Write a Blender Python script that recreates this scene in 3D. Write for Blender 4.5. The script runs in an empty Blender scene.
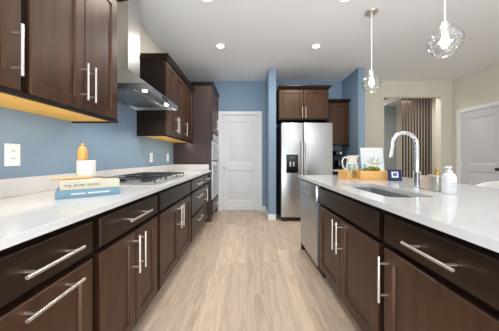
import bpy, bmesh, math, random
from mathutils import Vector, Matrix
random.seed(7)
S = bpy.context.scene
COL = S.collection
R = math.radians

# ------------------------------------------------------------------ camera
H = 1.125
cam = bpy.data.cameras.new('camera'); co = bpy.data.objects.new('camera', cam); COL.objects.link(co)
co.location = (0, 0, H); co.rotation_euler = (R(90), 0, 0)
cam.sensor_width = 36; cam.lens = 209 / 499 * 36
cam.shift_x = 2.5 / 499; cam.shift_y = -7.3 / 499
cam.clip_start = 0.02
S.camera = co
# ------------------------------------------------------------------ world, large lights, exposure
W = bpy.data.worlds.new('world'); S.world = W; W.use_nodes = True
bgn = W.node_tree.nodes['Background']
bgn.inputs[0].default_value = (0.93, 0.96, 1.0, 1); bgn.inputs[1].default_value = 0.8
def area(name, loc, rot, sx, sy, power, col=(1, 1, 1)):
    l = bpy.data.lights.new(name, 'AREA'); l.shape = 'RECTANGLE'; l.size = sx; l.size_y = sy
    l.energy = power; l.color = col
    o = bpy.data.objects.new(name, l); COL.objects.link(o); o.location = loc; o.rotation_euler = rot
    return o
area('window_daylight', (1.5, -2.3, 1.6), (R(90), 0, 0), 4.5, 1.8, 15, (0.97, 0.98, 1.0))
area('added_bounce_fill', (0.4, -1.5, 0.5), (R(180 - 42), 0, 0), 3.2, 1.5, 190, (0.93, 0.975, 1.0))  # added fill standing in for floor bounce, lifts the ceiling
area('added_hall_fill', (3.5, 5.1, 2.6), (0, 0, 0), 1.4, .7, 30, (1, 0.96, 0.9))  # added lamp to brighten the hall, no visible source
S.view_settings.view_transform = 'Standard'
S.view_settings.look = 'None'
S.view_settings.exposure = -0.22
S.view_settings.gamma = 1.0
S.view_settings.use_curve_mapping = False

# ------------------------------------------------------------------ materials
def srgb(r, g, b):
    f = lambda c: (c / 255 / 12.92) if c / 255 <= 0.04045 else ((c / 255 + 0.055) / 1.055) ** 2.4
    return (f(r), f(g), f(b), 1)
def mat(name, col, rough=0.5, metal=0.0, coat=0.0, spec=0.5, emit=None, estr=0, bump=0, bscale=200, trans=0):
    m = bpy.data.materials.new(name); m.use_nodes = True
    nt = m.node_tree; b = nt.nodes['Principled BSDF']
    b.inputs['Base Color'].default_value = col; b.inputs['Roughness'].default_value = rough
    b.inputs['Metallic'].default_value = metal; b.inputs['Coat Weight'].default_value = coat
    b.inputs['Coat Roughness'].default_value = 0.15
    b.inputs['Specular IOR Level'].default_value = spec
    b.inputs['Transmission Weight'].default_value = trans
    if emit: b.inputs['Emission Color'].default_value = emit; b.inputs['Emission Strength'].default_value = estr
    # every surface gets a little procedural variation
    tc = nt.nodes.new('ShaderNodeTexCoord'); n = nt.nodes.new('ShaderNodeTexNoise')
    n.inputs['Scale'].default_value = bscale; n.inputs['Detail'].default_value = 3
    nt.links.new(tc.outputs['Object'], n.inputs['Vector'])
    if bump:
        bp = nt.nodes.new('ShaderNodeBump'); bp.inputs['Strength'].default_value = bump; bp.inputs['Distance'].default_value = 0.002
        nt.links.new(n.outputs['Fac'], bp.inputs['Height']); nt.links.new(bp.outputs['Normal'], b.inputs['Normal'])
    else:
        mr = nt.nodes.new('ShaderNodeMapRange'); mr.inputs['To Min'].default_value = max(0, rough - 0.03); mr.inputs['To Max'].default_value = rough + 0.03
        nt.links.new(n.outputs['Fac'], mr.inputs['Value']); nt.links.new(mr.outputs['Result'], b.inputs['Roughness'])
    return m
def wood(name, c1, c2, scale=(30, 30, 2), rough=0.35, coat=0.2, bump=0.05):
    m = mat(name, c1, rough, coat=coat); nt = m.node_tree; b = nt.nodes['Principled BSDF']
    tc = nt.nodes.new('ShaderNodeTexCoord'); mp = nt.nodes.new('ShaderNodeMapping')
    mp.inputs['Scale'].default_value = scale
    oi = nt.nodes.new('ShaderNodeObjectInfo'); ad = nt.nodes.new('ShaderNodeVectorMath'); ad.operation = 'ADD'
    mu = nt.nodes.new('ShaderNodeMath'); mu.operation = 'MULTIPLY'; mu.inputs[1].default_value = 37
    nt.links.new(oi.outputs['Random'], mu.inputs[0])
    nt.links.new(tc.outputs['Object'], ad.inputs[0]); nt.links.new(mu.outputs[0], ad.inputs[1])
    nt.links.new(ad.outputs[0], mp.inputs['Vector'])
    n = nt.nodes.new('ShaderNodeTexNoise'); n.inputs['Scale'].default_value = 2.2; n.inputs['Detail'].default_value = 6; n.inputs['Distortion'].default_value = 0.6
    nt.links.new(mp.outputs[0], n.inputs['Vector'])
    cr = nt.nodes.new('ShaderNodeValToRGB'); cr.color_ramp.elements[0].position = 0.3; cr.color_ramp.elements[1].position = 0.72
    cr.color_ramp.elements[0].color = c1; cr.color_ramp.elements[1].color = c2
    nt.links.new(n.outputs['Fac'], cr.inputs['Fac']); nt.links.new(cr.outputs[0], b.inputs['Base Color'])
    bp = nt.nodes.new('ShaderNodeBump'); bp.inputs['Strength'].default_value = bump; bp.inputs['Distance'].default_value = 0.001
    nt.links.new(n.outputs['Fac'], bp.inputs['Height']); nt.links.new(bp.outputs['Normal'], b.inputs['Normal'])
    return m
def brushed(name, col, rough=0.28, scale=(2, 2, 160)):
    m = mat(name, col, rough, metal=1.0); nt = m.node_tree; b = nt.nodes['Principled BSDF']
    tc = nt.nodes.new('ShaderNodeTexCoord'); mp = nt.nodes.new('ShaderNodeMapping'); mp.inputs['Scale'].default_value = scale
    n = nt.nodes.new('ShaderNodeTexNoise'); n.inputs['Scale'].default_value = 4; n.inputs['Detail'].default_value = 4
    nt.links.new(tc.outputs['Object'], mp.inputs['Vector']); nt.links.new(mp.outputs[0], n.inputs['Vector'])
    mr = nt.nodes.new('ShaderNodeMapRange'); mr.inputs['To Min'].default_value = rough - 0.06; mr.inputs['To Max'].default_value = rough + 0.08
    nt.links.new(n.outputs['Fac'], mr.inputs['Value']); nt.links.new(mr.outputs['Result'], b.inputs['Roughness'])
    return m
M = {}
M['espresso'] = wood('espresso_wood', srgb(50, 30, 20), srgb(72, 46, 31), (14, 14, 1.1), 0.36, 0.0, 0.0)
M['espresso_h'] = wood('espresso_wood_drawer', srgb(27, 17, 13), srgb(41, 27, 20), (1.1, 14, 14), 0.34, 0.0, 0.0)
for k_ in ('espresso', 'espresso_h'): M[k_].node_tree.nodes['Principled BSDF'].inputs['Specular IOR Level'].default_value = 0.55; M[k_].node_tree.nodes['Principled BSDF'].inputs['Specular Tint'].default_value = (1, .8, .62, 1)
M['carcass_shaded'] = wood('espresso_carcass_shaded', srgb(24, 15, 12), srgb(34, 22, 17), (14, 14, 1.1), 0.5, 0.0, 0.0)  # near-black: shade of the gaps between fronts is put into this colour
M['carcass_shaded'].node_tree.nodes['Principled BSDF'].inputs['Specular IOR Level'].default_value = 0.25
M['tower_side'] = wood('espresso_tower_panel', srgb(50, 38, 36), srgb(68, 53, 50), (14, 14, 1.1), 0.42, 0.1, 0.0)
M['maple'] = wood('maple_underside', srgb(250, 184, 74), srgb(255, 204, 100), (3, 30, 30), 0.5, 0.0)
M['nickel'] = mat('brushed_nickel', srgb(236, 231, 225), 0.36, metal=1, bscale=4)
M['steel'] = brushed('stainless_steel', srgb(196, 199, 201), 0.34)
M['steel_v'] = brushed('stainless_steel_chimney', srgb(200, 198, 194), 0.3, (160, 160, 2))
M['steel_dark'] = mat('dark_grey_appliance_case', srgb(62, 62, 64), 0.5)
M['chrome'] = mat('polished_chrome', srgb(232, 236, 240), 0.12, metal=1, bscale=4)
M['black'] = mat('black_plastic', srgb(16, 16, 18), 0.35)
M['blackglass'] = mat('black_glass', srgb(12, 12, 14), 0.06, coat=0.5)
M['iron'] = mat('cast_iron', srgb(50, 52, 55), 0.35, metal=0.4, bump=0.2, bscale=600)
M['white'] = mat('white_trim_paint', srgb(235, 236, 238), 0.4)
M['door_white'] = mat('white_door_paint', srgb(226, 227, 229), 0.42)
M['blue_wall'] = mat('blue_wall_paint', srgb(131, 154, 175), 0.7, bump=0.05, bscale=350)
M['cream_wall'] = mat('cream_wall_paint', srgb(222, 217, 203), 0.7, bump=0.05, bscale=350)
M['grey_wall'] = mat('pale_grey_hall_paint', srgb(160, 170, 176), 0.7, bump=0.05, bscale=350)
M['ceiling'] = mat('ceiling_paint', srgb(230, 231, 234), 0.85, bump=0.05, bscale=300)
M['plastic_white'] = mat('white_plastic', srgb(240, 242, 245), 0.35)
M['slat_dark'] = wood('dark_slat_wood', srgb(58, 42, 34), srgb(84, 64, 52), (34, 34, 1.6), 0.45, 0)
M['tray_wood'] = wood('tray_wood', srgb(238, 178, 100), srgb(250, 202, 130), (3, 30, 30), 0.5, 0)
M['light_wood'] = wood('light_wood', srgb(214, 176, 126), srgb(232, 202, 158), (4, 30, 30), 0.5, 0)
M['honey_wood'] = wood('honey_wood', srgb(214, 150, 70), srgb(236, 184, 104), (30, 30, 3), 0.4, 0.1)
M['marble'] = mat('white_marble', srgb(238, 234, 228), 0.35)
M['ceramic'] = mat('white_ceramic', srgb(242, 238, 230), 0.2, coat=0.3)
M['paper'] = mat('book_pages', srgb(236, 230, 216), 0.8)
M['book_blue'] = mat('blue_book_cover', srgb(124, 164, 188), 0.45)
M['book_cream'] = mat('cream_book_cover', srgb(212, 206, 186), 0.5)
M['ink'] = mat('dark_ink', srgb(70, 64, 52), 0.6)
M['ink_white'] = mat('white_ink', srgb(240, 244, 248), 0.6)
M['slate'] = mat('grey_blade_steel', srgb(120, 124, 130), 0.4, metal=0.6)
M['gold'] = mat('brushed_gold', srgb(206, 168, 96), 0.3, metal=1)
M['navy'] = mat('navy_card', srgb(36, 46, 92), 0.5)
M['poster'] = mat('white_poster_paper', srgb(232, 238, 240), 0.6)
M['leaf'] = mat('moss_green_leaf', srgb(122, 142, 30), 0.6)
M['leaf_pale'] = mat('pale_leaf_print', srgb(196, 206, 196), 0.7)
M['gold_ink'] = mat('gold_ink', srgb(206, 160, 84), 0.6)
M['pink'] = mat('blush_candle_jar', srgb(214, 190, 176), 0.35, coat=0.3)
M['glassy'] = mat('iridescent_glass_jar', srgb(196, 194, 182), 0.15, metal=0.5, coat=0.5)
M['lens'] = mat('ceiling_light_lens', srgb(255, 250, 240), 0.5, emit=(1, 0.95, 0.87, 1), estr=14)
M['hood_lens'] = mat('hood_light_lens', srgb(255, 240, 215), 0.5, emit=(1, 0.87, 0.7, 1), estr=9)
M['bulb'] = mat('bulb_glow', srgb(255, 240, 220), 0.5, emit=(1, 0.93, 0.84, 1), estr=110)
M['stool_white'] = mat('white_stool_shell', srgb(236, 234, 232), 0.35)
M['red'] = mat('dull_red_print', srgb(196, 120, 90), 0.6)

def quartz():
    m = mat('white_quartz', srgb(234, 233, 232), 0.12, coat=0.2); nt = m.node_tree; b = nt.nodes['Principled BSDF']
    tc = nt.nodes.new('ShaderNodeTexCoord'); n = nt.nodes.new('ShaderNodeTexNoise'); n.inputs['Scale'].default_value = 130; n.inputs['Detail'].default_value = 4
    n2 = nt.nodes.new('ShaderNodeTexNoise'); n2.inputs['Scale'].default_value = 5; n2.inputs['Detail'].default_value = 5
    mx = nt.nodes.new('ShaderNodeMath'); mx.operation = 'ADD'; ml = nt.nodes.new('ShaderNodeMath'); ml.operation = 'MULTIPLY'; ml.inputs[1].default_value = 0.5
    nt.links.new(tc.outputs['Object'], n.inputs['Vector']); nt.links.new(tc.outputs['Object'], n2.inputs['Vector'])
    nt.links.new(n.outputs['Fac'], mx.inputs[0]); nt.links.new(n2.outputs['Fac'], mx.inputs[1]); nt.links.new(mx.outputs[0], ml.inputs[0])
    cr = nt.nodes.new('ShaderNodeValToRGB'); cr.color_ramp.elements[0].position = 0.36; cr.color_ramp.elements[1].position = 0.5
    cr.color_ramp.elements[0].color = srgb(212, 211, 210); cr.color_ramp.elements[1].color = srgb(221, 221, 221)
    nt.links.new(ml.outputs[0], cr.inputs['Fac']); nt.links.new(cr.outputs[0], b.inputs['Base Color'])
    return m
M['quartz'] = quartz()
def floor_mat():
    m = mat('oak_plank_floor', srgb(200, 182, 164), 0.42); nt = m.node_tree; b = nt.nodes['Principled BSDF']
    tc = nt.nodes.new('ShaderNodeTexCoord'); sp = nt.nodes.new('ShaderNodeSeparateXYZ'); cb = nt.nodes.new('ShaderNodeCombineXYZ')
    nt.links.new(tc.outputs['Object'], sp.inputs[0]); nt.links.new(sp.outputs['X'], cb.inputs['Y'])
    rw = nt.nodes.new('ShaderNodeMath'); rw.operation = 'DIVIDE'; rw.inputs[1].default_value = 0.18; nt.links.new(sp.outputs['X'], rw.inputs[0])
    fl = nt.nodes.new('ShaderNodeMath'); fl.operation = 'FLOOR'; nt.links.new(rw.outputs[0], fl.inputs[0])
    wn = nt.nodes.new('ShaderNodeTexWhiteNoise'); wn.noise_dimensions = '1D'; nt.links.new(fl.outputs[0], wn.inputs['W'])
    sh = nt.nodes.new('ShaderNodeMath'); sh.operation = 'MULTIPLY_ADD'; sh.inputs[1].default_value = 1.22; nt.links.new(wn.outputs['Value'], sh.inputs[0]); nt.links.new(sp.outputs['Y'], sh.inputs[2])
    nt.links.new(sh.outputs[0], cb.inputs['X'])
    br = nt.nodes.new('ShaderNodeTexBrick'); br.offset = 0.0; br.offset_frequency = 2
    br.inputs['Scale'].default_value = 1; br.inputs['Brick Width'].default_value = 1.22; br.inputs['Row Height'].default_value = 0.18
    br.inputs['Mortar Size'].default_value = 0.0016; br.inputs['Mortar Smooth'].default_value = 0.2; br.inputs['Bias'].default_value = 0
    br.inputs['Color1'].default_value = (0, 0, 0, 1); br.inputs['Color2'].default_value = (1, 1, 1, 1); br.inputs['Mortar'].default_value = (0.5, 0.5, 0.5, 1)
    nt.links.new(cb.outputs[0], br.inputs['Vector'])
    mp = nt.nodes.new('ShaderNodeMapping'); mp.inputs['Scale'].default_value = (1.0, 8, 1)
    off = nt.nodes.new('ShaderNodeVectorMath'); off.operation = 'MULTIPLY_ADD'; off.inputs[1].default_value = (7, 3, 11)
    nt.links.new(br.outputs['Color'], off.inputs[0]); nt.links.new(cb.outputs[0], off.inputs[2]); nt.links.new(off.outputs[0], mp.inputs['Vector'])
    n = nt.nodes.new('ShaderNodeTexNoise'); n.inputs['Scale'].default_value = 2.0; n.inputs['Detail'].default_value = 8; n.inputs['Roughness'].default_value = 0.62; n.inputs['Distortion'].default_value = 1.4
    nt.links.new(mp.outputs[0], n.inputs['Vector'])
    cr = nt.nodes.new('ShaderNodeValToRGB'); e = cr.color_ramp.elements
    e[0].position = 0.2; e[0].color = srgb(184, 158, 136); e[1].position = 0.8; e[1].color = srgb(235, 215, 194)
    x = e.new(0.5); x.color = srgb(216, 194, 171)
    nt.links.new(n.outputs['Fac'], cr.inputs['Fac'])
    hs = nt.nodes.new('ShaderNodeHueSaturation'); mr = nt.nodes.new('ShaderNodeMapRange'); mr.inputs['To Min'].default_value = 0.88; mr.inputs['To Max'].default_value = 1.08
    nt.links.new(br.outputs['Color'], mr.inputs['Value']); nt.links.new(mr.outputs[0], hs.inputs['Value']); nt.links.new(cr.outputs[0], hs.inputs['Color'])
    mx = nt.nodes.new('ShaderNodeMix'); mx.data_type = 'RGBA'; mx.inputs['B'].default_value = srgb(160, 138, 120)
    ms = nt.nodes.new('ShaderNodeMath'); ms.operation = 'MULTIPLY'; ms.inputs[1].default_value = 0.6
    nt.links.new(br.outputs['Fac'], ms.inputs[0]); nt.links.new(ms.outputs[0], mx.inputs['Factor'])
    nt.links.new(hs.outputs[0], mx.inputs['A']); nt.links.new(mx.outputs['Result'], b.inputs['Base Color'])
    return m
M['floor'] = floor_mat()
def left_wall_mat():   # blue paint up to a line behind the hood, cream paint above it
    m = mat('two_tone_wall_paint', srgb(131, 154, 175), 0.7, bump=0.05, bscale=350); nt = m.node_tree; b = nt.nodes['Principled BSDF']
    tc = nt.nodes.new('ShaderNodeTexCoord'); sp = nt.nodes.new('ShaderNodeSeparateXYZ'); nt.links.new(tc.outputs['Object'], sp.inputs[0])
    gt = nt.nodes.new('ShaderNodeMath'); gt.operation = 'GREATER_THAN'; gt.inputs[1].default_value = 1.8; nt.links.new(sp.outputs['Z'], gt.inputs[0])
    mx = nt.nodes.new('ShaderNodeMix'); mx.data_type = 'RGBA'; mx.inputs['A'].default_value = srgb(131, 154, 175); mx.inputs['B'].default_value = srgb(222, 217, 203)
    nt.links.new(gt.outputs[0], mx.inputs['Factor']); nt.links.new(mx.outputs['Result'], b.inputs['Base Color'])
    return m
M['left_wall'] = left_wall_mat()
def thin_glass(name, tint=(1, 1, 1, 1), refl=1.0):
    m = bpy.data.materials.new(name); m.use_nodes = True; nt = m.node_tree
    for n in list(nt.nodes): nt.nodes.remove(n)
    out = nt.nodes.new('ShaderNodeOutputMaterial'); mx = nt.nodes.new('ShaderNodeMixShader')
    t = nt.nodes.new('ShaderNodeBsdfTransparent'); t.inputs[0].default_value = tint
    g = nt.nodes.new('ShaderNodeBsdfGlossy'); g.inputs['Roughness'].default_value = 0.04
    lw = nt.nodes.new('ShaderNodeLayerWeight'); lw.inputs['Blend'].default_value = 0.25
    ml = nt.nodes.new('ShaderNodeMath'); ml.operation = 'MULTIPLY'; ml.inputs[1].default_value = 0.75 * refl
    ad = nt.nodes.new('ShaderNodeMath'); ad.operation = 'ADD'; ad.inputs[1].default_value = 0.05
    nt.links.new(lw.outputs['Facing'], ml.inputs[0]); nt.links.new(ml.outputs[0], ad.inputs[0]); nt.links.new(ad.outputs[0], mx.inputs[0])
    nt.links.new(t.outputs[0], mx.inputs[1]); nt.links.new(g.outputs[0], mx.inputs[2]); nt.links.new(mx.outputs[0], out.inputs[0])
    return m
M['glass'] = thin_glass('clear_glass')
M['teal_glass'] = thin_glass('pale_teal_glass', (0.85, 0.95, 0.955, 1))

# ------------------------------------------------------------------ mesh helpers
class MB:
    def __init__(s): s.bm = bmesh.new()
    def box(s, x0, x1, y0, y1, z0, z1, bev=0.0, seg=1):
        t = bmesh.new()
        v = [t.verts.new((x, y, z)) for z in (z0, z1) for y in (y0, y1) for x in (x0, x1)]
        for f in ((0, 2, 3, 1), (4, 5, 7, 6), (0, 1, 5, 4), (2, 6, 7, 3), (0, 4, 6, 2), (1, 3, 7, 5)):
            t.faces.new([v[i] for i in f])
        if bev: bmesh.ops.bevel(t, geom=list(t.edges), offset=bev, segments=seg, affect='EDGES', profile=0.5)
        return s._add(t)
    def _add(s, t, mtx=None):
        me = bpy.data.meshes.new('tmp'); t.to_mesh(me); t.free()
        if mtx: me.transform(mtx)
        s.bm.from_mesh(me); bpy.data.meshes.remove(me); return s
    def cyl(s, p0, p1, r, seg=16, r2=None):
        p0, p1 = Vector(p0), Vector(p1); d = p1 - p0
        t = bmesh.new(); bmesh.ops.create_cone(t, cap_ends=True, segments=seg, radius1=r, radius2=r if r2 is None else r2, depth=d.length)
        q = Vector((0, 0, 1)).rotation_difference(d.normalized())
        return s._add(t, Matrix.Translation((p0 + p1) / 2) @ q.to_matrix().to_4x4())
    def sphere(s, c, r, sx=1, sy=1, sz=1, seg=20):
        t = bmesh.new(); bmesh.ops.create_uvsphere(t, u_segments=seg, v_segments=seg // 2, radius=r)
        return s._add(t, Matrix.Translation(c) @ Matrix.Diagonal((sx, sy, sz, 1)))
    def lathe(s, prof, c=(0, 0, 0), seg=28, closed=False):
        t = bmesh.new(); rings = []
        for r, z in prof:
            if r < 1e-6: rings.append([t.verts.new((0, 0, z))])
            else: rings.append([t.verts.new((r * math.cos(2 * math.pi * k / seg), r * math.sin(2 * math.pi * k / seg), z)) for k in range(seg)])
        pr = list(zip(rings, rings[1:]))
        if closed: pr.append((rings[-1], rings[0]))
        for a, b in pr:
            for k in range(seg):
                k2 = (k + 1) % seg
                if len(a) == 1 and len(b) == 1: continue
                if len(a) == 1: t.faces.new((a[0], b[k], b[k2]))
                elif len(b) == 1: t.faces.new((a[k], a[k2], b[0]))
                else: t.faces.new((a[k], a[k2], b[k2], b[k]))
        bmesh.ops.recalc_face_normals(t, faces=t.faces)
        return s._add(t, Matrix.Translation(c))
    def tube(s, pts, r, seg=12, radii=None):
        pts = [Vector(p) for p in pts]; t = bmesh.new(); rings = []
        up = None
        for i, p in enumerate(pts):
            d = (pts[min(i + 1, len(pts) - 1)] - pts[max(i - 1, 0)]).normalized()
            if up is None:
                up = d.orthogonal().normalized()
            else:
                up = (up - d * up.dot(d)).normalized()
            w = d.cross(up); rr = radii[i] if radii else r
            rings.append([t.verts.new(p + rr * (math.cos(2 * math.pi * k / seg) * up + math.sin(2 * math.pi * k / seg) * w)) for k in range(seg)])
        for a, b in zip(rings, rings[1:]):
            for k in range(seg): t.faces.new((a[k], a[(k + 1) % seg], b[(k + 1) % seg], b[k]))
        t.faces.new(rings[0][::-1]); t.faces.new(rings[-1])
        bmesh.ops.recalc_face_normals(t, faces=t.faces)
        return s._add(t)
    def loft(s, rings, cap0=True, cap1=True):
        t = bmesh.new(); rr = [[t.verts.new(p) for p in ring] for ring in rings]
        n = len(rr[0])
        for a, b in zip(rr, rr[1:]):
            for k in range(n): t.faces.new((a[k], a[(k + 1) % n], b[(k + 1) % n], b[k]))
        if cap0: t.faces.new(rr[0][::-1])
        if cap1: t.faces.new(rr[-1])
        bmesh.ops.recalc_face_normals(t, faces=t.faces)
        return s._add(t)
    def prism(s, poly, axis, a0, a1):
        def P(u, v, a): return {'x': (a, u, v), 'y': (u, a, v), 'z': (u, v, a)}[axis]
        return s.loft([[P(u, v, a0) for u, v in poly], [P(u, v, a1) for u, v in poly]])
    def build(s, name, m, parent=None):
        me = bpy.data.meshes.new(name); s.bm.to_mesh(me); s.bm.free()
        me.materials.append(m)
        for p in me.polygons: p.use_smooth = True
        me.set_sharp_from_angle(angle=R(32))
        o = bpy.data.objects.new(name, me); COL.objects.link(o)
        if parent: o.parent = parent
        return o
def tag(o, label=None, cat=None, group=None, kind=None):
    if label: o['label'] = label
    if cat: o['category'] = cat
    if group: o['group'] = group
    if kind: o['kind'] = kind
    return o
def thing(name, label, cat, loc=(0, 0, 0), rz=0, group=None):
    o = bpy.data.objects.new(name, None); COL.objects.link(o); o.empty_display_size = 0.1
    o.location = loc; o.rotation_euler = (0, 0, rz)
    return tag(o, label, cat, group)
def struct(name, mb, m, label=None):
    o = mb.build(name, m); o['kind'] = 'structure'
    if label: o['label'] = label
    return o
def text_mesh(name, body, size, m, parent, loc, rot, depth=0.0006, align='CENTER'):
    cu = bpy.data.curves.new('lettering', 'FONT'); cu.body = body; cu.size = size; cu.extrude = depth
    cu.align_x = align; cu.align_y = 'CENTER'
    t = bpy.data.objects.new('tmp_text', cu); COL.objects.link(t)
    dg = bpy.context.evaluated_depsgraph_get(); dg.update()
    me = bpy.data.meshes.new_from_object(t.evaluated_get(dg)); bpy.data.objects.remove(t)
    me.name = name; me.materials.clear(); me.materials.append(m)
    o = bpy.data.objects.new(name, me); COL.objects.link(o); o.parent = parent; o.location = loc; o.rotation_euler = rot
    return o
def rrect(x0, x1, y0, y1, r, n=5):
    out = []
    for cx, cy, a in ((x1 - r, y1 - r, 0), (x0 + r, y1 - r, 90), (x0 + r, y0 + r, 180), (x1 - r, y0 + r, 270)):
        for k in range(n + 1):
            t = R(a + 90 * k / n); out.append((cx + r * math.cos(t), cy + r * math.sin(t)))
    return out

# ------------------------------------------------------------------ the setting
XL, XR, YB, C = -1.30, 4.38, 4.466, 2.775
YF = -2.4
struct('floor', MB().box(XL - .12, 6.2, YF, 7.0, -.08, 0), M['floor'])
struct('ceiling', MB().box(XL - .12, 6.2, YF, 7.0, C, C + .1), M['ceiling'])
struct('wall_left', MB().box(XL - .12, XL, YF, YB + .12, 0, C), M['left_wall'])
# back wall, blue, with door opening
D1a, D1b, DH = -.555, .255, 2.06
b = MB(); b.box(XL, D1a, YB, YB + .12, 0, C); b.box(D1b, 2.1, YB, YB + .12, 0, C); b.box(D1a, D1b, YB, YB + .12, DH, C)
struct('wall_back', b, M['blue_wall'])
# cream wall with the cased opening to the hall
O1, O2, OH = 2.93, 4.145, 2.44
b = MB(); b.box(2.1, O1, YB, YB + .12, 0, C); b.box(O2, XR, YB, YB + .12, 0, C); b.box(O1, O2, YB, YB + .12, OH, C)
struct('wall_back_right', b, M['cream_wall'])
# right wall with door opening
D2a, D2b = 3.555, 4.295
b = MB(); b.box(XR, XR + .12, YF, D2a, 0, C); b.box(XR, XR + .12, D2b, YB + .12, 0, C); b.box(XR, XR + .12, D2a, D2b, DH, C)
struct('wall_right', b, M['cream_wall'])
struct('wall_fridge_left', MB().box(.396, .53, 3.81, YB, 0, C), M['blue_wall'])
struct('wall_fridge_right', MB().box(2.03, 2.147, 3.81, YB, 0, C), M['blue_wall'])
# hall beyond the opening
struct('wall_hall_left', MB().box(2.3, 2.4, YB + .12, 7.0, 0, C), M['cream_wall'])
struct('wall_hall_back', MB().box(2.4, 6.2, 6.6, 6.7, 0, C), M['grey_wall'])
struct('wall_hall_right', MB().box(4.72, 5.02, 5.2, 6.6, 0, C), M['cream_wall'])
# baseboards
bb = .105
def base(name, segs):
    m = MB()
    for x0, x1, y0, y1 in segs: m.box(x0, x1, y0, y1, 0, bb, .004)
    struct(name, m, M['white'])
base('baseboard_back', [(-.70, D1a - .075, YB - .015, YB), (D1b + .075, .396, YB - .015, YB)])
base('baseboard_fridge_left', [(.381, .396, 3.795, YB - .016), (.3965, .53, 3.795, 3.81)])
base('baseboard_fridge_right', [(2.03, 2.147, 3.795, 3.81), (2.147, 2.162, 3.795, YB - .016)])
base('baseboard_back_right', [(2.162, O1, YB - .015, YB), (O2, XR - .016, YB - .015, YB)])
base('baseboard_right', [(XR - .015, XR, YF, D2a - .075), (XR - .015, XR, D2b + .075, YB - .001)])
base('baseboard_hall', [(2.42, 4.7, 6.585, 6.6)])
# a slanted stair skirt crossing high up in the hall
struct('trim_1', MB().prism([(3.3, 2.40), (4.19, 2.74), (4.19, 2.774), (3.92, 2.774), (3.3, 2.53)], 'y', 5.62, 5.66), M['white'], 'white slanted stair skirt board high in the hall')
struct('trim_2', MB().prism([(3.3, 2.532), (3.9, 2.774), (3.3, 2.774)], 'y', 5.622, 5.70), M['slat_dark'], 'dark stair side above the white skirt board')

def door_struct(name, w, rot, loc, knob_mat, knob_side, material):
    """local: door lies in x (0..w), faces -y, slab recessed, casing around it"""
    root = bpy.data.objects.new(name, None); COL.objects.link(root); root['kind'] = 'structure'
    root.location = loc; root.rotation_euler = (0, 0, rot)
    c = MB(); cw = .065
    c.box(-cw, 0.004, -.018, 0, 0, DH + cw, .004); c.box(w - .004, w + cw, -.018, 0, 0, DH + cw, .004); c.box(.004, w - .004, -.018, 0, DH - .004, DH + cw, .004)
    c.build('casing', M['white'], root)
    j = MB(); j.box(0.0005, .018, 0.001, .11, 0, DH - .0005); j.box(w - .018, w - .0005, 0.001, .11, 0, DH - .0005); j.box(.018, w - .018, 0.001, .11, DH - .018, DH - .0005)
    j.build('jamb', M['white'], root)
    # slab with two raised panels
    x0, x1, z0, z1, y = .022, w - .022, .012, DH - .022, .012
    s = MB()
    pan = [(x0 + .11, x1 - .11, z0 + .2, z0 + .86), (x0 + .11, x1 - .11, z0 + 1.0, z1 - .13)]
    sw = .11
    s.box(x0, x0 + sw, y, y + .035, z0, z1); s.box(x1 - sw, x1, y, y + .035, z0, z1)
    for za, zb in ((z0, z0 + .2), (z0 + .86, z0 + 1.0), (z1 - .13, z1)): s.box(x0 + sw, x1 - sw, y, y + .035, za, zb)
    for a, bb_, za, zb in pan:
        R1 = [(a, y, za), (bb_, y, za), (bb_, y, zb), (a, y, zb)]
        def ins(d, yy): return [(a + d, yy, za + d), (bb_ - d, yy, za + d), (bb_ - d, yy, zb - d), (a + d, yy, zb - d)]
        s.loft([ins(0, y + .03), ins(0, y + .004), ins(.014, y + .013), ins(.03, y + .013), ins(.055, y + .004)], cap0=True, cap1=True)
    s.build('slab', material, root)
    kx = x0 + .06 if knob_side < 0 else x1 - .06
    k = MB(); k.cyl((kx, y - .006, .93), (kx, y, .93), .028, 20); k.cyl((kx, y - .04, .93), (kx, y - .006, .93), .01)
    k.sphere((kx, y - .05, .93), .027, 1, .75, 1); k.build('knob', knob_mat, root)
    hx = x1 + .006 if knob_side < 0 else x0 - .006
    for zz in (.25, 1.02, 1.82):
        h = MB(); h.cyl((hx, y - .008, zz - .045), (hx, y - .008, zz + .045), .007, 10); h.box(hx - .012, hx + .012, y - .003, y - .0005, zz - .045, zz + .045); h.build('hinge', M['nickel'], root)
    return root
door_struct('door_1', D1b - D1a, 0, (D1a, YB, 0), M['nickel'], -1, M['door_white'])
# right wall: local x -> -world y, faces -x
door_struct('door_2', D2b - D2a, R(-90), (XR, D2b, 0), M['black'], 1, mat('white_door_paint_shaded', srgb(206, 207, 213), .42))  # white door too; its grey holds the dimmer light on this side

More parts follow.
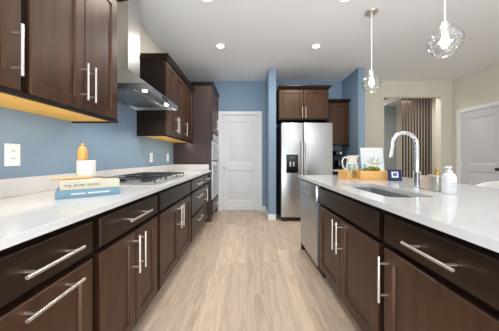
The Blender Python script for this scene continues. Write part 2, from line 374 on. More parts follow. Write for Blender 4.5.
# ------------------------------------------------------------------ cabinet parts
def shaker(x0, x1, z0, z1, y=0, th=.02, rail=.062):
    m = MB(); c = .0045; rec = .010
    def ring(d, yy): return [(x0 + d, yy, z0 + d), (x1 - d, yy, z0 + d), (x1 - d, yy, z1 - d), (x0 + d, yy, z1 - d)]
    m.loft([ring(0, y + th), ring(0, y + c), ring(c, y), ring(rail, y), ring(rail + .006, y + rec)])
    return m
def slab(x0, x1, z0, z1, y=0, th=.02):
    m = MB(); c = .005
    def ring(d, yy): return [(x0 + d, yy, z0 + d), (x1 - d, yy, z0 + d), (x1 - d, yy, z1 - d), (x0 + d, yy, z1 - d)]
    m.loft([ring(0, y + th), ring(0, y + c), ring(c, y)])
    return m
def pull(parent, cx, cz, L, vert, y=0, so=.042):
    m = MB(); r = .0062; e = L * .16
    yb = y - so
    if vert:
        m.cyl((cx, yb, cz - L / 2), (cx, yb, cz + L / 2), r, 12)
        for d in (-1, 1): m.cyl((cx, yb, cz + d * (L / 2 - e)), (cx, y, cz + d * (L / 2 - e)), .005, 10)
    else:
        m.cyl((cx - L / 2, yb, cz), (cx + L / 2, yb, cz), r, 12)
        for d in (-1, 1): m.cyl((cx + d * (L / 2 - e), yb, cz), (cx + d * (L / 2 - e), y, cz), .005, 10)
    return m.build('handle', M['nickel'], parent)
DT, DB, PT, PB = .852, .716, .690, .118     # drawer top/bottom, door top/bottom
def base_cabinet(name, label, w, loc, rz, kind, depth=.625, open_top=False, handle_side=0, group=None):
    """local: x across the width (centred), front faces -y with the door face at y=0"""
    root = thing(name, label, 'cabinet', loc, rz, group)
    h = w / 2 - .0005; g = .022; yf = .032
    b = MB()
    if open_top:
        b.box(-h, -h + .018, yf, depth, .105, .884); b.box(h - .018, h, yf, depth, .105, .884)
        b.box(-h + .018, h - .018, yf, depth, .105, .123); b.box(-h + .018, h - .018, depth - .012, depth, .123, .884)
        b.box(-h + .018, h - .018, yf, yf + .02, .123, .884)
    else:
        b.box(-h, h, yf, depth, .105, .884)
    b.box(-h, h, .085, depth, 0, .105)
    b.box(-h, h, .012, yf, .105, .121)
    b.build('body', M['carcass_shaded'], root)
    x0, x1 = -w / 2 + g, w / 2 - g
    m3 = .003
    th = .032
    if kind in ('drawer_doors', 'false_doors'):
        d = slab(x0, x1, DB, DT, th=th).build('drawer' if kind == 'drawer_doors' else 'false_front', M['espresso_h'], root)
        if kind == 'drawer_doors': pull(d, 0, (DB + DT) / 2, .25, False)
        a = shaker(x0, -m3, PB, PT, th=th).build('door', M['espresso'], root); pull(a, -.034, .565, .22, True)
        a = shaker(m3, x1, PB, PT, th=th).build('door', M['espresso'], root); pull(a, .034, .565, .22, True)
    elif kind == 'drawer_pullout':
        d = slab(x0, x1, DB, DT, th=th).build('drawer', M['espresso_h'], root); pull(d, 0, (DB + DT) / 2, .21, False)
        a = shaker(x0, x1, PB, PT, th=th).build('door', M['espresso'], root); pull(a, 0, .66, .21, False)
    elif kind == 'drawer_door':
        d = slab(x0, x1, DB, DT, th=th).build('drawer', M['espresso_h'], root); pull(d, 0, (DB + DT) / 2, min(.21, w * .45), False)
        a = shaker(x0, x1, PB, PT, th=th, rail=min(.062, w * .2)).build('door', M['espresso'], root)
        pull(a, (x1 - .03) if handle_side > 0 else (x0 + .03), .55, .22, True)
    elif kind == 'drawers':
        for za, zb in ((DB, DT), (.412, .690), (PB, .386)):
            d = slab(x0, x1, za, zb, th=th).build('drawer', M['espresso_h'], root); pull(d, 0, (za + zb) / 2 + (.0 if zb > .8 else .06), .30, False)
    return root
XF = .668
def left_base(label, y0, y1, kind, **k): return base_cabinet('base_cabinet', label, y1 - y0, (-XF, (y0 + y1) / 2, 0), R(90), kind, group='base cabinets along the left wall', **k)
left_base('dark espresso base cabinet nearest the camera on left, mostly out of view', -.40, .469, 'drawer_doors')
left_base('dark base cabinet at left with horizontal bar pulls on both drawer and door', .47, .93, 'drawer_pullout')
left_base('dark base cabinet below the stacked books, one drawer over two doors', .931, 1.585, 'drawer_doors')
left_base('dark base cabinet below the gas cooktop with plain front over two doors', 1.586, 2.50, 'false_doors')
left_base('dark base cabinet of three wide drawers just past the cooktop', 2.501, 3.26, 'drawers')
left_base('narrow dark base cabinet with drawer and door against the oven tower', 3.261, 3.678, 'drawer_door', handle_side=-1)
def isl_base(label, y0, y1, kind, **k): return base_cabinet('base_cabinet', label, y1 - y0, (XF, (y0 + y1) / 2, 0), R(-90), kind, group='base cabinets of the island', **k)
isl_base('dark island cabinet below the sink with plain front over two doors', 1.046, 1.958, 'false_doors', open_top=True, depth=.63)
isl_base('dark island cabinet at right with one long drawer pull over single door', .436, 1.045, 'drawer_door', handle_side=-1)
isl_base('dark island cabinet nearest the camera, out of view at right', -.40, .435, 'drawer_doors')
base_cabinet('base_cabinet', 'small dark base cabinet right of the refrigerator under a short counter', .475, (1.785, 3.845, 0), 0, 'drawer_doors', depth=.615)
# island back and end panels
ip = thing('island_panelling', 'dark espresso end and back panelling of the island', 'panelling', (1.0, 2.58, 0))
MB().box(-.332, .42, -.012, .012, 0, .884, .002).build('end_panel', M['espresso'], ip)
MB().box(.30, .42, -2.98, -.0125, 0, .884, .002).build('back_panel', M['espresso'], ip)

# ------------------------------------------------------------------ countertops
ct = thing('countertop', 'long white quartz countertop with upstand along the blue left wall', 'countertop', (-.968, 1.58, .885))
MB().box(-.33, .33, -1.98, 2.099, 0, .03, .002).build('slab', M['quartz'], ct)
b = MB(); b.box(-.33, -.31, -1.98, 2.079, .0302, .13, .002); b.box(-.33, .30, 2.079, 2.099, .0302, .13, .002); b.build('upstand', M['quartz'], ct)
sx0, sx1, sy0, sy1, sr = .76, 1.03, 1.12, 1.74, .045
it = MB(); X0, X1, Y0, Y1, Z0, Z1 = .638, 1.75, -.4, 2.605, .885, .915
def ringtop():
    n = 6; inner = rrect(sx0, sx1, sy0, sy1, sr, n)
    cs = [(X1, Y1), (X0, Y1), (X0, Y0), (X1, Y0)]
    t = bmesh.new()
    for z, flip in ((Z1, False), (Z0, True)):
        iv = [t.verts.new((x, y, z)) for x, y in inner]; ov = [t.verts.new((x, y, z)) for x, y in cs]
        L = len(iv)
        for q in range(4):
            base_i = q * (n + 1)
            for k in range(n): t.faces.new((iv[base_i + k], iv[base_i + k + 1], ov[q]))
            a = iv[base_i + n]; bb_ = iv[(base_i + n + 1) % L]
            t.faces.new((a, bb_, ov[(q + 1) % 4], ov[q]))
        if z == Z1: top = (iv, ov)
        else: bot = (iv, ov)
    for A, B in zip(top, bot):
        L = len(A)
        for k in range(L): t.faces.new((A[k], A[(k + 1) % L], B[(k + 1) % L], B[k]))
    bmesh.ops.recalc_face_normals(t, faces=t.faces)
    return t
it._add(ringtop(), Matrix.Translation((-1.19, -1.1, -.885)))
o = it.build('countertop', M['quartz']); o.location = (1.19, 1.1, .885)
tag(o, 'white quartz island countertop with a sink cut into it', 'countertop')
o = MB().box(-.245, .245, -.325, .32, 0, .03, .003).build('countertop', M['quartz']); o.location = (1.78, 4.145, .885)
tag(o, 'short white countertop in the nook right of the refrigerator', 'countertop')

# ------------------------------------------------------------------ upper cabinets
UB, UT = 1.385, 2.285
def crown(m, x0, x1, yback, z, over=.045, left=True, right=True):
    xl = x0 - (over if left else 0); xr = x1 + (over if right else 0)
    m.loft([[(x0, .0, z), (x1, .0, z), (x1, yback, z), (x0, yback, z)],
            [(x0 - (.008 if left else 0), -.008, z + .004), (x1 + (.008 if right else 0), -.008, z + .004), (x1 + (.008 if right else 0), yback, z + .004), (x0 - (.008 if left else 0), yback, z + .004)],
            [(xl + (.01 if left else 0), -over + .01, z + .036), (xr - (.01 if right else 0), -over + .01, z + .036), (xr - (.01 if right else 0), yback, z + .036), (xl + (.01 if left else 0), yback, z + .036)],
            [(xl, -over, z + .042), (xr, -over, z + .042), (xr, yback, z + .042), (xl, yback, z + .042)],
            [(xl, -over, z + .055), (xr, -over, z + .055), (xr, yback, z + .055), (xl, yback, z + .055)]])
def upper(label, w, loc, rz, doors, z0=UB, z1=UT, depth=.348, crown_l=True, crown_r=True, under=True, hz=None, hl=.21, single_side=-1, group=None):
    root = thing('wall_cabinet', label, 'cabinet', loc, rz, group)
    h = w / 2 - .0005
    b = MB(); b.box(-h, h, .021, depth, z0 + .02, z1); b.box(-h, h, .004, .024, z0, z0 + .0195)
    if crown_l or not under: b.box(-h, -h + .005, .024, depth, z0, z0 + .0195)
    if crown_r or not under: b.box(h - .005, h, .024, depth, z0, z0 + .0195)
    b.build('body', M['carcass_shaded'], root)
    if under: MB().box(-h + (.005 if crown_l else 0), h - (.005 if crown_r else 0), .0245, depth, z0 + .012, z0 + .0195).build('underside', M['maple'], root)
    g = .016; x0, x1 = -w / 2 + g, w / 2 - g
    za, zb = z0 + .022, z1 - .012
    hz = hz or za + .155
    if doors == 2:
        a = shaker(x0, -.002, za, zb).build('door', M['espresso'], root); pull(a, -.03, hz, hl, True)
        a = shaker(.002, x1, za, zb).build('door', M['espresso'], root); pull(a, .03, hz, hl, True)
    else:
        a = shaker(x0, x1, za, zb).build('door', M['espresso'], root); pull(a, single_side * (w / 2 - g - .038), hz, hl, True)
    if under:
        l = bpy.data.lights.new('under_cabinet_lamp', 'AREA'); l.shape = 'RECTANGLE'; l.size = w - .1; l.size_y = .03; l.energy = 1.9 * w; l.color = (1, .93, .84)
        lo = bpy.data.objects.new('under_cabinet_lamp', l); COL.objects.link(lo); lo.parent = root; lo.location = (0, .10, z0 + .01)
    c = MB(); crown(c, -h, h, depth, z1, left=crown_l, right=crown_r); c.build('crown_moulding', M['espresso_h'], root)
    return root
XU = .95
g1 = 'wall cabinets on the left wall'
upper('dark wall cabinet at far left edge with one tall bar handle', .60, (-XU, .599, 0), R(90), 1, crown_l=False, crown_r=False, single_side=1, group=g1)
upper('dark two-door wall cabinet above the books, left of the range hood', .65, (-XU, 1.226, 0), R(90), 2, crown_l=False, group=g1)
upper('dark two-door wall cabinet just past the range hood', .66, (-XU, 2.79, 0), R(90), 2, crown_r=False, group=g1)
upper('narrow dark single-door wall cabinet against the oven tower', .557, (-XU, 3.400, 0), R(90), 1, crown_l=False, crown_r=False, group=g1)
upper('dark two-door cabinet above the stainless refrigerator', .92, (1.03, 3.805, 0), 0, 2, z0=1.825, z1=2.385, depth=.655, under=False, hz=1.95, hl=.2, crown_l=False, crown_r=True)
upper('dark single-door wall cabinet in the nook right of the refrigerator', .46, (1.79, 4.118, 0), 0, 1, z0=1.37, z1=2.225, under=False, crown_l=False, crown_r=False)

# ------------------------------------------------------------------ oven tower
tw = thing('oven_cabinet', 'tall dark oven cabinet housing the wall ovens beside the white door', 'cabinet', (-.63, 4.07, 0), R(90))
TW = .776; h = TW / 2
b = MB(); dp = .662
b.box(-h, -h + .03, .0, dp, 0, 2.40); b.box(h - .03, h, .0, dp, 0, 2.40); b.box(-h + .03, h - .03, dp - .02, dp, .1, 2.40)
b.box(-h + .03, h - .03, .09, .11, 0, .1)
for za, zb in ((.1, .125), (.345, .372), (1.585, 1.605), (2.38, 2.40)): b.box(-h + .03, h - .03, .022, dp - .02, za, zb)
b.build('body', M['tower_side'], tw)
for x0, x1, sx in ((-h + .012, -.002, -1), (.002, h - .012, 1)):
    a = shaker(x0, x1, 1.60, 2.385, y=-.021).build('door', M['espresso'], tw); pull(a, sx * .03, 1.76, .21, True, y=-.021)
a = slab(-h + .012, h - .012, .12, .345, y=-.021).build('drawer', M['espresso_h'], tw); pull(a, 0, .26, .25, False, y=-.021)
c = MB(); crown(c, -h, h, dp, 2.401, right=False); c.build('crown_moulding', M['espresso_h'], tw)
ov = thing('wall_oven', 'stainless steel combination wall oven built into the tall dark cabinet', 'oven', (-.63, 4.07, .375), R(90))
ow = .345
MB().box(-ow, ow, .002, .55, .004, 1.205).build('case', M['steel_dark'], ov)
for za, zb, nm in ((.01, .70, 'oven_door'), (.715, 1.06, 'microwave_door')):
    d = MB().box(-ow - .01, ow + .01, -.026, 0, za, zb, .004).build(nm, M['steel'], ov)
    MB().box(-ow + .06, ow - .06, -.0275, -.0262, za + .07, zb - .11).build('window', M['blackglass'], d)
    hm = MB(); hm.cyl((-ow + .03, -.065, zb - .05), (ow - .03, -.065, zb - .05), .011, 14)
    for sx in (-1, 1): hm.cyl((sx * (ow - .07), -.065, zb - .05), (sx * (ow - .07), -.026, zb - .05), .008, 10)
    hm.build('handle', M['nickel'], d)
MB().box(-ow - .01, ow + .01, -.02, 0, 1.07, 1.2, .003).build('control_panel', M['blackglass'], ov)

# ------------------------------------------------------------------ refrigerator
fx0, fx1 = .605, 1.52
fr = thing('refrigerator', 'stainless steel side-by-side refrigerator with water dispenser in the blue alcove', 'refrigerator', (1.0625, 3.70, 0))
fw = .4575
MB().box(-fw + .012, fw - .012, .07, .735, .03, 1.745, .004).build('case', M['steel_dark'], fr)
sp = -fw + .395
ld = MB(); ld.box(-fw, sp - .004, 0, .062, .075, 1.755, .012, 3); ld = ld.build('freezer_door', M['steel'], fr)
rd = MB(); rd.box(sp + .004, fw, 0, .062, .075, 1.755, .012, 3); rd = rd.build('fridge_door', M['steel'], fr)
def fhandle(x, par):
    m = MB(); pts = [(x, 0.0, .62), (x, -.03, .635), (x, -.05, .68), (x, -.055, .9), (x, -.055, 1.15), (x, -.05, 1.37), (x, -.03, 1.415), (x, 0.0, 1.43)]
    m.tube(pts, .012, 12); m.build('handle', M['nickel'], par)
fhandle(sp - .035, ld); fhandle(sp + .035, rd)
dx0, dx1, dz0, dz1 = -fw + .09, -fw + .30, .865, 1.19
dm = MB(); dm.box(dx0, dx1, -.004, -.0005, dz0, dz1, .001); dm.box(dx0 + .006, dx1 - .006, -.02, -.0042, dz0 + .0, dz0 + .02, .002)
dm = dm.build('dispenser', M['blackglass'], ld)
MB().box(dx0 + .05, dx1 - .05, -.0055, -.0042, dz1 - .07, dz1 - .03).build('display', mat('dim_display', srgb(70, 78, 84), .3), dm)
k = MB(); k.box(-.315, -.285, -.02, -.0042, .98, 1.06, .003); k.box(-.255, -.225, -.02, -.0042, .98, 1.06, .003); k.build('paddle', M['steel'], dm)
MB().box(-fw + .02, fw - .02, .03, .069, .02, .07, .003).build('grille', M['black'], fr)
for sx in (-1, 1):
    MB().cyl((sx * (fw - .06), .02, 0), (sx * (fw - .06), .02, .06), .022, 14).build('foot', M['steel_dark'], fr)
for sx in (-1, 1):
    MB().box(sx * (fw - .05) - .03, sx * (fw - .05) + .03, .02, .12, 1.756, 1.772, .004).build('hinge_cover', M['steel_dark'], fr)

# ------------------------------------------------------------------ dishwasher (local faces -y, rotated to face -x)
dw = thing('dishwasher', 'stainless steel dishwasher at the far end of the island', 'dishwasher', (XF, 2.262, 0), R(-90))
MB().box(-.297, .297, .03, .60, .105, .88).build('tub', M['steel_dark'], dw)
d = MB(); d.box(-.297, .297, -.012, .0295, .105, .705, .004); d = d.build('door', M['steel'], dw)
d2 = MB(); d2.box(-.297, .297, -.02, .0295, .709, .868, .006, 2); d2 = d2.build('control_panel', M['steel'], dw)
MB().cyl((0, -.0222, .79), (0, -.0202, .79), .014, 20).build('badge', M['steel_dark'], d2)
MB().box(-.297, .297, .05, .58, 0, .10).build('toe_kick', M['black'], dw)

# ------------------------------------------------------------------ range hood (local: faces -y)
HW, HDp = .38, .49
hd = thing('range_hood', 'stainless steel chimney range hood above the gas cooktop', 'range hood', (-.81, 2.07, 1.685), R(90))
def rect(x, y0, y1, z): return [(-x, y0, z), (x, y0, z), (x, y1, z), (-x, y1, z)]
m = MB(); cb, cf = .485, .315
m.loft([rect(HW - .012, .012, cb, .002), rect(HW - .012, .012, cb, .0), rect(HW, 0, cb, .0), rect(HW, 0, cb, .05), rect(HW - .006, .006, cb, .054), rect(.108, cf, cb, .28)], cap0=False, cap1=True)
m.loft([rect(HW - .012, .012, cb - .001, .0), rect(HW - .014, .014, cb - .002, .03)], cap0=False, cap1=True)
m.build('canopy', M['steel'], hd)
m = MB(); m.box(-.108, .108, .305, cb, .2795, C - 1.685 - .001, .002); m.build('chimney', M['steel_v'], hd)
m = MB()
for s in (-1, 1):
    xa, xb = (-.30, -.01) if s < 0 else (.01, .30)
    m.box(xa, xb, .14, .46, .018, .028)
    for q in range(9): m.box(xa + .01 + q * .031, xa + .026 + q * .031, .15, .45, .012, .018)
m.build('baffle_filter', M['steel'], hd)
for sx in (-.26, .22):
    l = MB(); l.cyl((sx, .075, .016), (sx, .075, .0295), .02, 20); l.build('hood_light', M['hood_lens'], hd)
    q = bpy.data.lights.new('hood_lamp', 'SPOT'); q.energy = 14; q.spot_size = R(125); q.spot_blend = .6; q.shadow_soft_size = .02; q.color = (1, .93, .84)
    qo = bpy.data.objects.new('hood_lamp', q); COL.objects.link(qo); qo.parent = hd; qo.location = (sx, .075, .01)
m = MB(); m.box(-.07, .07, -.0025, 0, .012, .04, .0008)
m.build('control_strip', M['blackglass'], hd)

# ------------------------------------------------------------------ gas cooktop
ck = thing('gas_cooktop', 'stainless gas cooktop with black cast iron grates on left counter', 'cooktop', (-.972, 2.055, .915), R(90))
CW, CD = .40, .258     # half width (along y), half depth
MB().box(-CW, CW, -CD, CD, .0004, .012, .004).build('tray', M['steel'], ck)
for gx in (-.26, 0, .26):
    g = MB(); x0, x1, y0, y1 = gx - .125, gx + .125, -CD + .08 if gx == 0 else -CD + .02, CD - .015
    zt = .048; t = .004
    for a, b_, c_, d_ in ((x0, x1, y0, y0 + 2 * t), (x0, x1, y1 - 2 * t, y1), (x0, x0 + 2 * t, y0, y1), (x1 - 2 * t, x1, y0, y1)):
        g.box(a, b_, c_, d_, zt - .010, zt, .002)
    for f in (.5,): g.box(gx - t, gx + t, y0, y1, zt - .008, zt + .002, .002)
    for f in (.3, .7):
        yy = y0 + (y1 - y0) * f; g.box(x0, x1, yy - t, yy + t, zt - .008, zt + .002, .002)
    for xx in (x0 + t, x1 - t):
        for yy in (y0 + t, y1 - t): g.box(xx - t, xx + t, yy - t, yy + t, .0121, zt - .01, .001)
    g.build('grate', M['iron'], ck)
for bx, by, r in ((-.25, -.11, .04), (-.25, .12, .035), (0, .04, .055), (.25, -.11, .035), (.25, .12, .04)):
    u = MB(); u.lathe([(0, .0121), (r + .012, .0121), (r + .012, .02), (r, .024), (r, .032), (0, .034)], (bx, by, 0)); u.build('burner', M['iron'], ck)
for q in range(5):
    kx = -.10 + q * .05
    u = MB(); u.lathe([(0, .0121), (.019, .0121), (.017, .034), (0, .035)], (kx, -CD + .04, 0), 16); u.build('knob', M['steel'], ck)

# ------------------------------------------------------------------ sink and faucet
sk = thing('sink', 'undermount stainless steel sink in the island countertop', 'sink', (0, 0, 0))
def rr3(d, z, r): return [(x, y, z) for x, y in rrect(sx0 - d, sx1 + d, sy0 - d, sy1 + d, r, 6)]
m = MB(); m.loft([rr3(.02, .8845, .06), rr3(-.002, .8845, sr), rr3(-.004, .74, sr), rr3(-.012, .712, sr), rr3(-.035, .70, sr), rr3(-.12, .696, .012)], cap0=False, cap1=True)
m.loft([rr3(.02, .8845, .06), rr3(.02, .880, .06), rr3(.004, .880, sr), rr3(.002, .70, sr), rr3(-.03, .69, sr)], cap0=False, cap1=True)
m.build('bowl', M['steel'], sk)
m = MB(); m.lathe([(0, .6975), (.03, .6975), (.043, .6995), (.045, .6975)], ((sx0 + sx1) / 2, (sy0 + sy1) / 2, 0), 24); m.build('drain', M['chrome'], sk)
fc = thing('faucet', 'chrome gooseneck pull-down faucet standing behind the island sink', 'faucet', (1.195, 1.47, .915))
m = MB(); m.lathe([(0, 0.0003), (.03, .0003), (.03, .006), (.024, .012), (.022, .1), (.024, .105), (.024, .118), (.0, .118)], seg=24); m.build('base', M['chrome'], fc)
pts = [(0, 0, .118), (0, 0, .18), (0, 0, .24), (0, 0, .30)]
r_ = .088
for k in range(1, 13):
    t = R(180 * k / 13 * .97); pts.append((-r_ + r_ * math.cos(t), 0, .30 + r_ * math.sin(t)))
m = MB(); m.tube(pts, .0135, 14); m.build('spout', M['chrome'], fc)
e = Vector(pts[-1]); d = (e - Vector(pts[-2])).normalized(); d = Vector((-.2, 0, -1)).normalized()
m = MB(); m.tube([e + d * .0, e + d * .02, e + d * .09, e + d * .115], .016, 14, radii=[.0135, .0165, .019, .0185]); m.build('spray_head', M['chrome'], fc)
m = MB(); m.cyl((.015, .0, .075), (.05, .0, .078), .014, 14); m.tube([(.045, 0, .078), (.075, 0, .084), (.10, 0, .092)], .007, 10); m.build('lever_handle', M['chrome'], fc)

# ------------------------------------------------------------------ ceiling lights and pendants
gl = 'recessed ceiling lights'
for lab, x, y in (('recessed ceiling light in front of the white door, second row', -.39, 3.07), ('recessed ceiling light in front of the refrigerator', 1.015, 3.07),
                  ('recessed ceiling light at top edge above the left counter aisle', -.41, 2.14), ('recessed ceiling light at top edge above the island aisle', 1.01, 2.14),
                  ('recessed ceiling light nearest the camera over left aisle, out of frame', -.41, .9), ('recessed ceiling light nearest the camera over island, out of frame', 1.0, .9)):
    t = thing('ceiling_light', lab, 'light', (x, y, C), 0, gl)
    m = MB(); m.lathe([(.05, -.0005), (.085, -.0005), (.083, -.007), (.06, -.010), (.05, -.006)], closed=True); m.build('trim_ring', M['white'], t)
    m = MB(); m.lathe([(0, -.0055), (.0495, -.0055), (.0495, -.0008), (0, -.0008)]); m.build('lens', M['lens'], t)
    l = bpy.data.lights.new('can_lamp', 'AREA'); l.shape = 'DISK'; l.size = .12; l.energy = 13 if y > 3 else 4.5; l.color = (1, .96, .92)
    lo = bpy.data.objects.new('can_lamp', l); COL.objects.link(lo); lo.parent = t; lo.location = (0, 0, -.016)
for lab, y, gz in (('clear glass globe pendant light farther from the camera, hanging full length', 2.34, .805), ('clear glass globe pendant light nearer the camera, at upper right', 1.474, .825)):
    t = thing('pendant_light', lab, 'light', (1.396, y, C), 0, 'glass pendants over the island')
    m = MB(); m.lathe([(0, -.0005), (.065, -.0005), (.065, -.018), (.058, -.026), (0, -.028)]); m.build('canopy', M['nickel'], t)
    MB().cyl((0, 0, -gz + .13), (0, 0, -.027), .005, 10).build('rod', M['plastic_white'], t)
    m = MB(); m.lathe([(0, -gz + .135), (.018, -gz + .135), (.022, -gz + .12), (.03, -gz + .105), (.03, -gz + .085), (.02, -gz + .08), (.018, -gz + .045), (0, -gz + .045)], seg=20); m.build('socket', M['nickel'], t)
    m = MB(); pr = [(.032, .1), (.036, .088), (.052, .078), (.078, .055), (.096, .02), (.099, -.008), (.093, -.035), (.076, -.066), (.056, -.088), (.055, -.093)]
    m.lathe([(r, z - gz) for r, z in pr] + [(r - .003, z - gz) for r, z in reversed(pr)], seg=36, closed=True); m.build('glass_shade', M['glass'], t)
    m = MB(); m.lathe([(0, .046 - gz), (.014, .044 - gz), (.015, .03 - gz), (.022, .012 - gz), (.024, -.004 - gz), (.018, -.02 - gz), (0, -.028 - gz)], seg=20); m.build('bulb', M['bulb'], t)

# ------------------------------------------------------------------ outlets
def outlet(lab, y, z):
    t = thing('wall_outlet', lab, 'outlet', (XL, y, z), R(90), 'outlets on the blue wall')
    MB().box(-.039, .039, -.006, -.0005, -.062, .062, .002).build('plate', M['plastic_white'], t)
    for dz in (-.02, .02):
        s = MB().box(-.017, .017, -.0085, -.006, dz - .016, dz + .016, .001).build('socket', M['plastic_white'], t)
        q = MB(); q.box(-.008, -.005, -.0092, -.0086, dz - .003, dz + .008); q.box(.005, .008, -.0092, -.0086, dz - .003, dz + .006); q.build('slot', M['steel_dark'], s)
outlet('white wall outlet at far left, nearest the books', 1.156, 1.143)
outlet('white wall outlet behind the cooktop, middle of the three', 2.83, 1.135)
outlet('white wall outlet farthest back, next to the oven tower', 3.42, 1.135)

# ------------------------------------------------------------------ books, mortar, spatula on the left counter
ang = math.atan2(.17, .207)
def book(lab, w, dep, th, z, cover, cx, cy, da=0.0):
    t = thing('book', lab, 'book', (cx, cy, z), ang + da, 'books stacked on the left counter')
    c = MB(); e = .003
    c.box(-w / 2, w / 2, -dep / 2, dep / 2, .0003, e, .0008); c.box(-w / 2, w / 2, -dep / 2, dep / 2, th - e, th, .0008)
    c.box(-w / 2, w / 2, -dep / 2, -dep / 2 + e, e, th - e); c.build('cover', cover, t)
    MB().box(-w / 2 + .004, w / 2 - .004, -dep / 2 + e, dep / 2 - .005, e, th - e).build('pages', M['paper'], t)
    return t
bx, by = -.935, 1.237
b1 = book('lower book with a pale blue spine lying on the left counter', .285, .235, .040, .9152, M['book_blue'], bx, by)
b2 = book('upper book with a cream spine lettered in dark capitals', .265, .225, .048, .9555, M['book_cream'], bx + .006, by + .008, -.02)
text_mesh('lettering', 'THE  SILVER  SPOON', .0165, M['ink'], b2, (-.04, -.1131, .024), (R(90), 0, 0))
l = MB()
for x0, x1 in ((-.08, -.02), (-.01, .09)): l.box(x0, x1, -.1183, -.1176, .017, .024)
l.build('spine_title', M['ink_white'], b1)
zt = .9555 + .048 + .0004
mo = thing('mortar', 'white marble mortar standing on the stacked books', 'mortar', (-.992, 1.29, zt))
m = MB(); m.lathe([(0, 0), (.043, 0), (.047, .004), (.048, .05), (.049, .104), (.046, .107), (.041, .104), (.040, .04), (.03, .024), (0, .022)]); m.build('bowl', M['marble'], mo)
pe = MB(); pe.lathe([(0, .0235), (.013, .026), (.016, .045), (.016, .09), (.022, .108), (.025, .115), (.025, .165), (.021, .183), (.011, .192), (.008, .197), (.010, .204), (.007, .211), (0, .213)], seg=20); pe = pe.build('pestle', M['honey_wood'])
pe.location = (-1.013, 1.288, zt); tag(pe, 'honey coloured wooden pestle standing in the white mortar', 'pestle')
sp_ = thing('spatula', 'pale wooden handled grey spatula laid across the top book', 'spatula', (-.945, 1.225, zt), ang + .06)
m = MB(); m.tube([(-.15, 0, .009), (-.08, 0, .009), (.03, 0, .009)], .008, 10, radii=[.0065, .0085, .0075]); m.build('handle', M['light_wood'], sp_)
m = MB(); m.tube([(.03, 0, .009), (.07, 0, .007), (.09, 0, .004)], .004, 8); m.box(.085, .20, -.032, .032, .0015, .0045, .001); m.build('blade', M['slate'], sp_)

# ------------------------------------------------------------------ things on the island
# wooden tray
ty = thing('serving_tray', 'light wooden tray with sides holding glasses beside a white sign', 'tray', (1.17, 2.12, .915))
m = MB(); a, bb_, hh = .20, .105, .085; q = -.085
m.box(-a, a, -bb_, bb_, .0004, .01, .001)
m.box(q, a, -bb_, -bb_ + .012, .01, hh, .002); m.box(-a, a, bb_ - .012, bb_, .01, hh, .002)
m.box(-a, -a + .03, -bb_, bb_ - .012, .01, hh, .002); m.box(a - .012, a, -bb_ + .012, bb_ - .012, .01, hh, .002); m.box(q, q + .012, -bb_ + .012, bb_ - .012, .01, hh, .002)
m.build('box', M['tray_wood'], ty)
m = MB()
for x in (-.168, q + .004): m.cyl((x, -bb_ - .004, .0005), (x, -bb_ - .004, .105), .0035, 8)
m.cyl((-.168, -bb_ - .004, .105), (q + .004, -bb_ - .004, .105), .0035, 8); m.build('wire_rail', M['gold'], ty)
zi = .915 + .0105
for i, (gx, gy, lab) in enumerate(((1.043, 2.08, 'pale teal glass tumbler in the open end of the wooden tray'), (1.142, 2.075, 'pale teal glass tumbler rising from the closed part of tray, beside the moss'))):
    g = MB(); g.lathe([(0, 0), (.028, 0), (.031, .004), (.035, .14), (.0325, .14), (.0285, .008), (0, .006)], seg=24)
    o = g.build('drinking_glass', M['teal_glass']); o.location = (gx, gy, zi); tag(o, lab, 'glass', 'glasses in the tray')
# moss plant in tray
mp_ = thing('moss_arrangement', 'low yellow green moss arrangement in the right half of tray', 'plant', (1.265, 2.11, zi))
MB().box(-.065, .065, -.05, .05, 0, .075, .004).build('planter', M['honey_wood'], mp_)
m = MB(); random.seed(3)
for q in range(90):
    x, y = random.uniform(-.06, .06), random.uniform(-.045, .045); rr = random.uniform(.008, .015)
    m.sphere((x, y, .075 + random.uniform(.002, .035) * (1 - (x / .07) ** 2)), rr, 1, 1, .8, 8)
m.build('moss', M['leaf'], mp_)
# pitcher
pt = thing('pitcher', 'white ceramic pitcher with loop handle left of the white sign', 'pitcher', (1.205, 2.40, .915))
m = MB(); pr = [(0, .0004), (.05, .0004), (.062, .02), (.068, .07), (.062, .13), (.052, .18), (.052, .215), (.058, .24)]
m.lathe(pr + [(.055, .24), (.049, .215), (.049, .18), (.059, .13), (.064, .07), (.058, .022), (0, .008)], seg=28)
m.build('body', M['ceramic'], pt)
m = MB(); m.loft([[(.045, -.03, .19), (.045, .03, .19), (.05, .026, .241), (.05, -.026, .241)], [(.07, -.012, .225), (.07, .012, .225), (.082, .01, .247), (.082, -.01, .247)]]); m.build('lip', M['ceramic'], pt)
hp = [(-.048, 0, .205), (-.075, 0, .222), (-.1, 0, .21), (-.112, 0, .17), (-.105, 0, .12), (-.085, 0, .085), (-.063, 0, .07)]
m = MB(); m.tube(hp, .0085, 10); m.build('handle', M['ceramic'], pt)
# white sign
sg = thing('sign', 'white printed sign board with gold lettering leaning behind the tray', 'sign', (1.405, 2.32, .915)); sg.rotation_euler = (R(-8), 0, 0)
MB().box(-.125, .125, -.006, .006, .002, .33, .002).build('board', M['poster'], sg)
p = MB()
for cx, cz, rot in ((-.015, .19, .5), (.01, .205, -.2), (.055, .185, -.5), (-.035, .165, .9), (.07, .15, -.9)):
    ring = [(cx + math.cos(t) * .012 * math.cos(rot) - math.sin(t) * .034 * math.sin(rot), cz + math.cos(t) * .012 * math.sin(rot) + math.sin(t) * .034 * math.cos(rot)) for t in [2 * math.pi * k / 14 for k in range(14)]]
    p.prism(ring, 'y', -.0072 - .0001 * cz, -.0062)
p.build('leaf_print', M['leaf_pale'], sg)
p = MB()
for x0, x1, z in ((-.02, .05, .15), (-.03, .02, .11), (.03, .055, .11)): p.box(x0, x1, -.0074, -.0062, z - .006, z + .006)
p.build('gold_print', M['gold_ink'], sg)
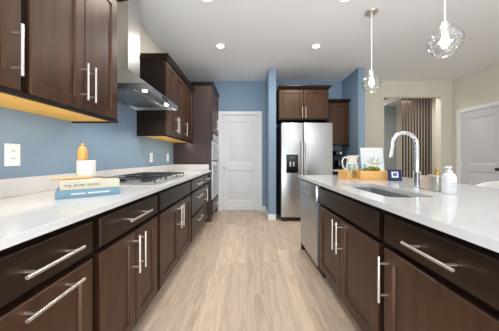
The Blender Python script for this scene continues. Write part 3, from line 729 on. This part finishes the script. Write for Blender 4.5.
# navy card
nc = thing('card_stand', 'small navy blue card with a white square print, right of tray', 'card', (1.365, 1.925, .915)); nc.rotation_euler = (R(-8), 0, R(-4))
MB().box(-.06, .06, -.004, .004, .001, .105, .001).build('card', M['navy'], nc)
p = MB(); p.box(-.03, .03, -.0052, -.0042, .03, .085); p.build('white_print', M['ink_white'], nc)
p = MB(); p.box(-.018, .018, -.0062, -.0053, .045, .075); p.build('blue_print', mat('mid_blue_print', srgb(96, 116, 170), .6), nc)
# candle, jar, soap
cd = thing('candle_jar', 'blush pink glass candle jar between faucet and gold-topped bottle', 'candle', (1.225, 1.40, .915))
m = MB(); m.lathe([(0, .0004), (.034, .0004), (.037, .004), (.037, .092), (.033, .092), (.033, .075), (0, .075)], seg=24); m.build('jar', M['pink'], cd)
MB().cyl((0, 0, .075), (0, 0, .088), .0015, 6).build('wick', M['ink'], cd)
gp = thing('soap_dispenser', 'pearly glass soap dispenser with gold pump, left of white bottle', 'soap dispenser', (1.215, 1.335, .915))
m = MB(); m.lathe([(0, .0004), (.036, .0004), (.039, .004), (.039, .095), (.034, .102), (.014, .106), (0, .106)], seg=28); m.build('bottle', M['glassy'], gp)
m = MB(); m.lathe([(0, .106), (.016, .106), (.016, .122), (.006, .124), (.006, .135), (.013, .136), (.013, .142), (0, .143)], seg=18); m.tube([(0, 0, .139), (-.02, -.01, .14), (-.034, -.017, .135)], .004, 8); m.build('pump', M['gold'], gp)
ws = thing('soap_bottle', 'white plastic pump soap bottle at right of the sink', 'bottle', (1.19, 1.23, .915))
def rx(w, d, z, r): return [(x, y, z) for x, y in rrect(-w, w, -d, d, r, 5)]
m = MB(); m.loft([rx(.028, .024, .0004, .018), rx(.031, .027, .006, .02), rx(.031, .027, .095, .02), rx(.028, .024, .113, .018), rx(.018, .016, .122, .014), rx(.013, .013, .124, .012)]); m.build('bottle', M['plastic_white'], ws)
m = MB(); m.lathe([(0, .124), (.016, .124), (.016, .138), (.006, .14), (.006, .152), (.012, .153), (.011, .162), (0, .163)], seg=18); m.tube([(0, 0, .158), (-.02, -.008, .159), (-.04, -.015, .154)], .0045, 8); m.build('pump', M['plastic_white'], ws)
m = MB(); m.box(-.02, .02, -.0282, -.0272, .06, .064); m.box(-.014, .014, -.0282, -.0272, .045, .048); m.build('label_print', mat('pale_grey_print', srgb(190, 194, 200), .6), ws)

# coffee maker in the nook
cm = thing('coffee_maker', 'black coffee maker on the short counter right of the refrigerator', 'coffee maker', (1.745, 4.0, .9152))
MB().box(-.085, .085, -.11, .11, .0003, .03, .006).build('base', M['black'], cm)
MB().box(-.085, .085, .03, .11, .0305, .26, .006).build('column', M['black'], cm)
MB().box(-.085, .085, -.11, .11, .2605, .35, .012, 2).build('head', M['black'], cm)
m = MB(); m.lathe([(0, .031), (.05, .031), (.062, .06), (.06, .12), (.045, .155), (.047, .17), (0, .17)], (0, -.04, 0), 24); m.build('carafe', M['blackglass'], cm)
m = MB(); m.cyl((.0, -.1115, .305), (.0, -.1105, .305), .022, 18); m.build('dial', M['steel'], cm)

# white counter stool beyond the island
st = thing('counter_stool', 'white counter stool beyond the right edge of the island', 'stool', (2.02, 1.72, 0))
m = MB(); m.loft([rx(.20, .2, .62, .08), rx(.21, .21, .635, .09), rx(.21, .21, .655, .09), rx(.19, .19, .668, .08)]); m.build('seat', M['stool_white'], st)
rings = []
for k in range(15):
    t = R(-70 + 140 * k / 14)
    cx, cy = .22 * math.cos(t) - .0, .22 * math.sin(t)
    ix, iy = .20 * math.cos(t), .20 * math.sin(t)
    hz = .93 - .06 * (abs(k - 7) / 7) ** 3
    rings.append([(ix, iy, .66), (cx, cy, .66), (cx * 1.04, cy * 1.04, hz - .008), (cx * 1.03, cy * 1.03, hz), (ix * 1.04, iy * 1.04, hz - .004)])
m = MB(); m.loft(rings); m.build('backrest', M['stool_white'], st)
for sx in (-1, 1):
    for sy in (-1, 1):
        MB().cyl((sx * .2, sy * .2, 0), (sx * .14, sy * .14, .62), .011, 12, .014).build('leg', M['nickel'], st)
m = MB(); q = .175
for p0, p1 in (((-q, -q), (q, -q)), ((q, -q), (q, q)), ((q, q), (-q, q)), ((-q, q), (-q, -q))): m.cyl((p0[0], p0[1], .24), (p1[0], p1[1], .24), .007, 10)
m.build('footrest', M['nickel'], st)

# ------------------------------------------------------------------ hall: vertical slat screen
ss = thing('slat_screen', 'floor to ceiling screen of dark vertical wooden slats in the hall', 'screen', (4.36, 5.35, 0))
for k in range(11):
    x = -.37 + k * .074
    MB().box(x - .017, x + .017, -.012, .012, .021, C - .021, .003).build('slat', M['slat_dark'], ss)
MB().box(-.40, .40, -.02, .02, 0, .0205).build('bottom_rail', M['slat_dark'], ss)
MB().box(-.40, .40, -.02, .02, C - .0205, C - .0005).build('top_rail', M['slat_dark'], ss)
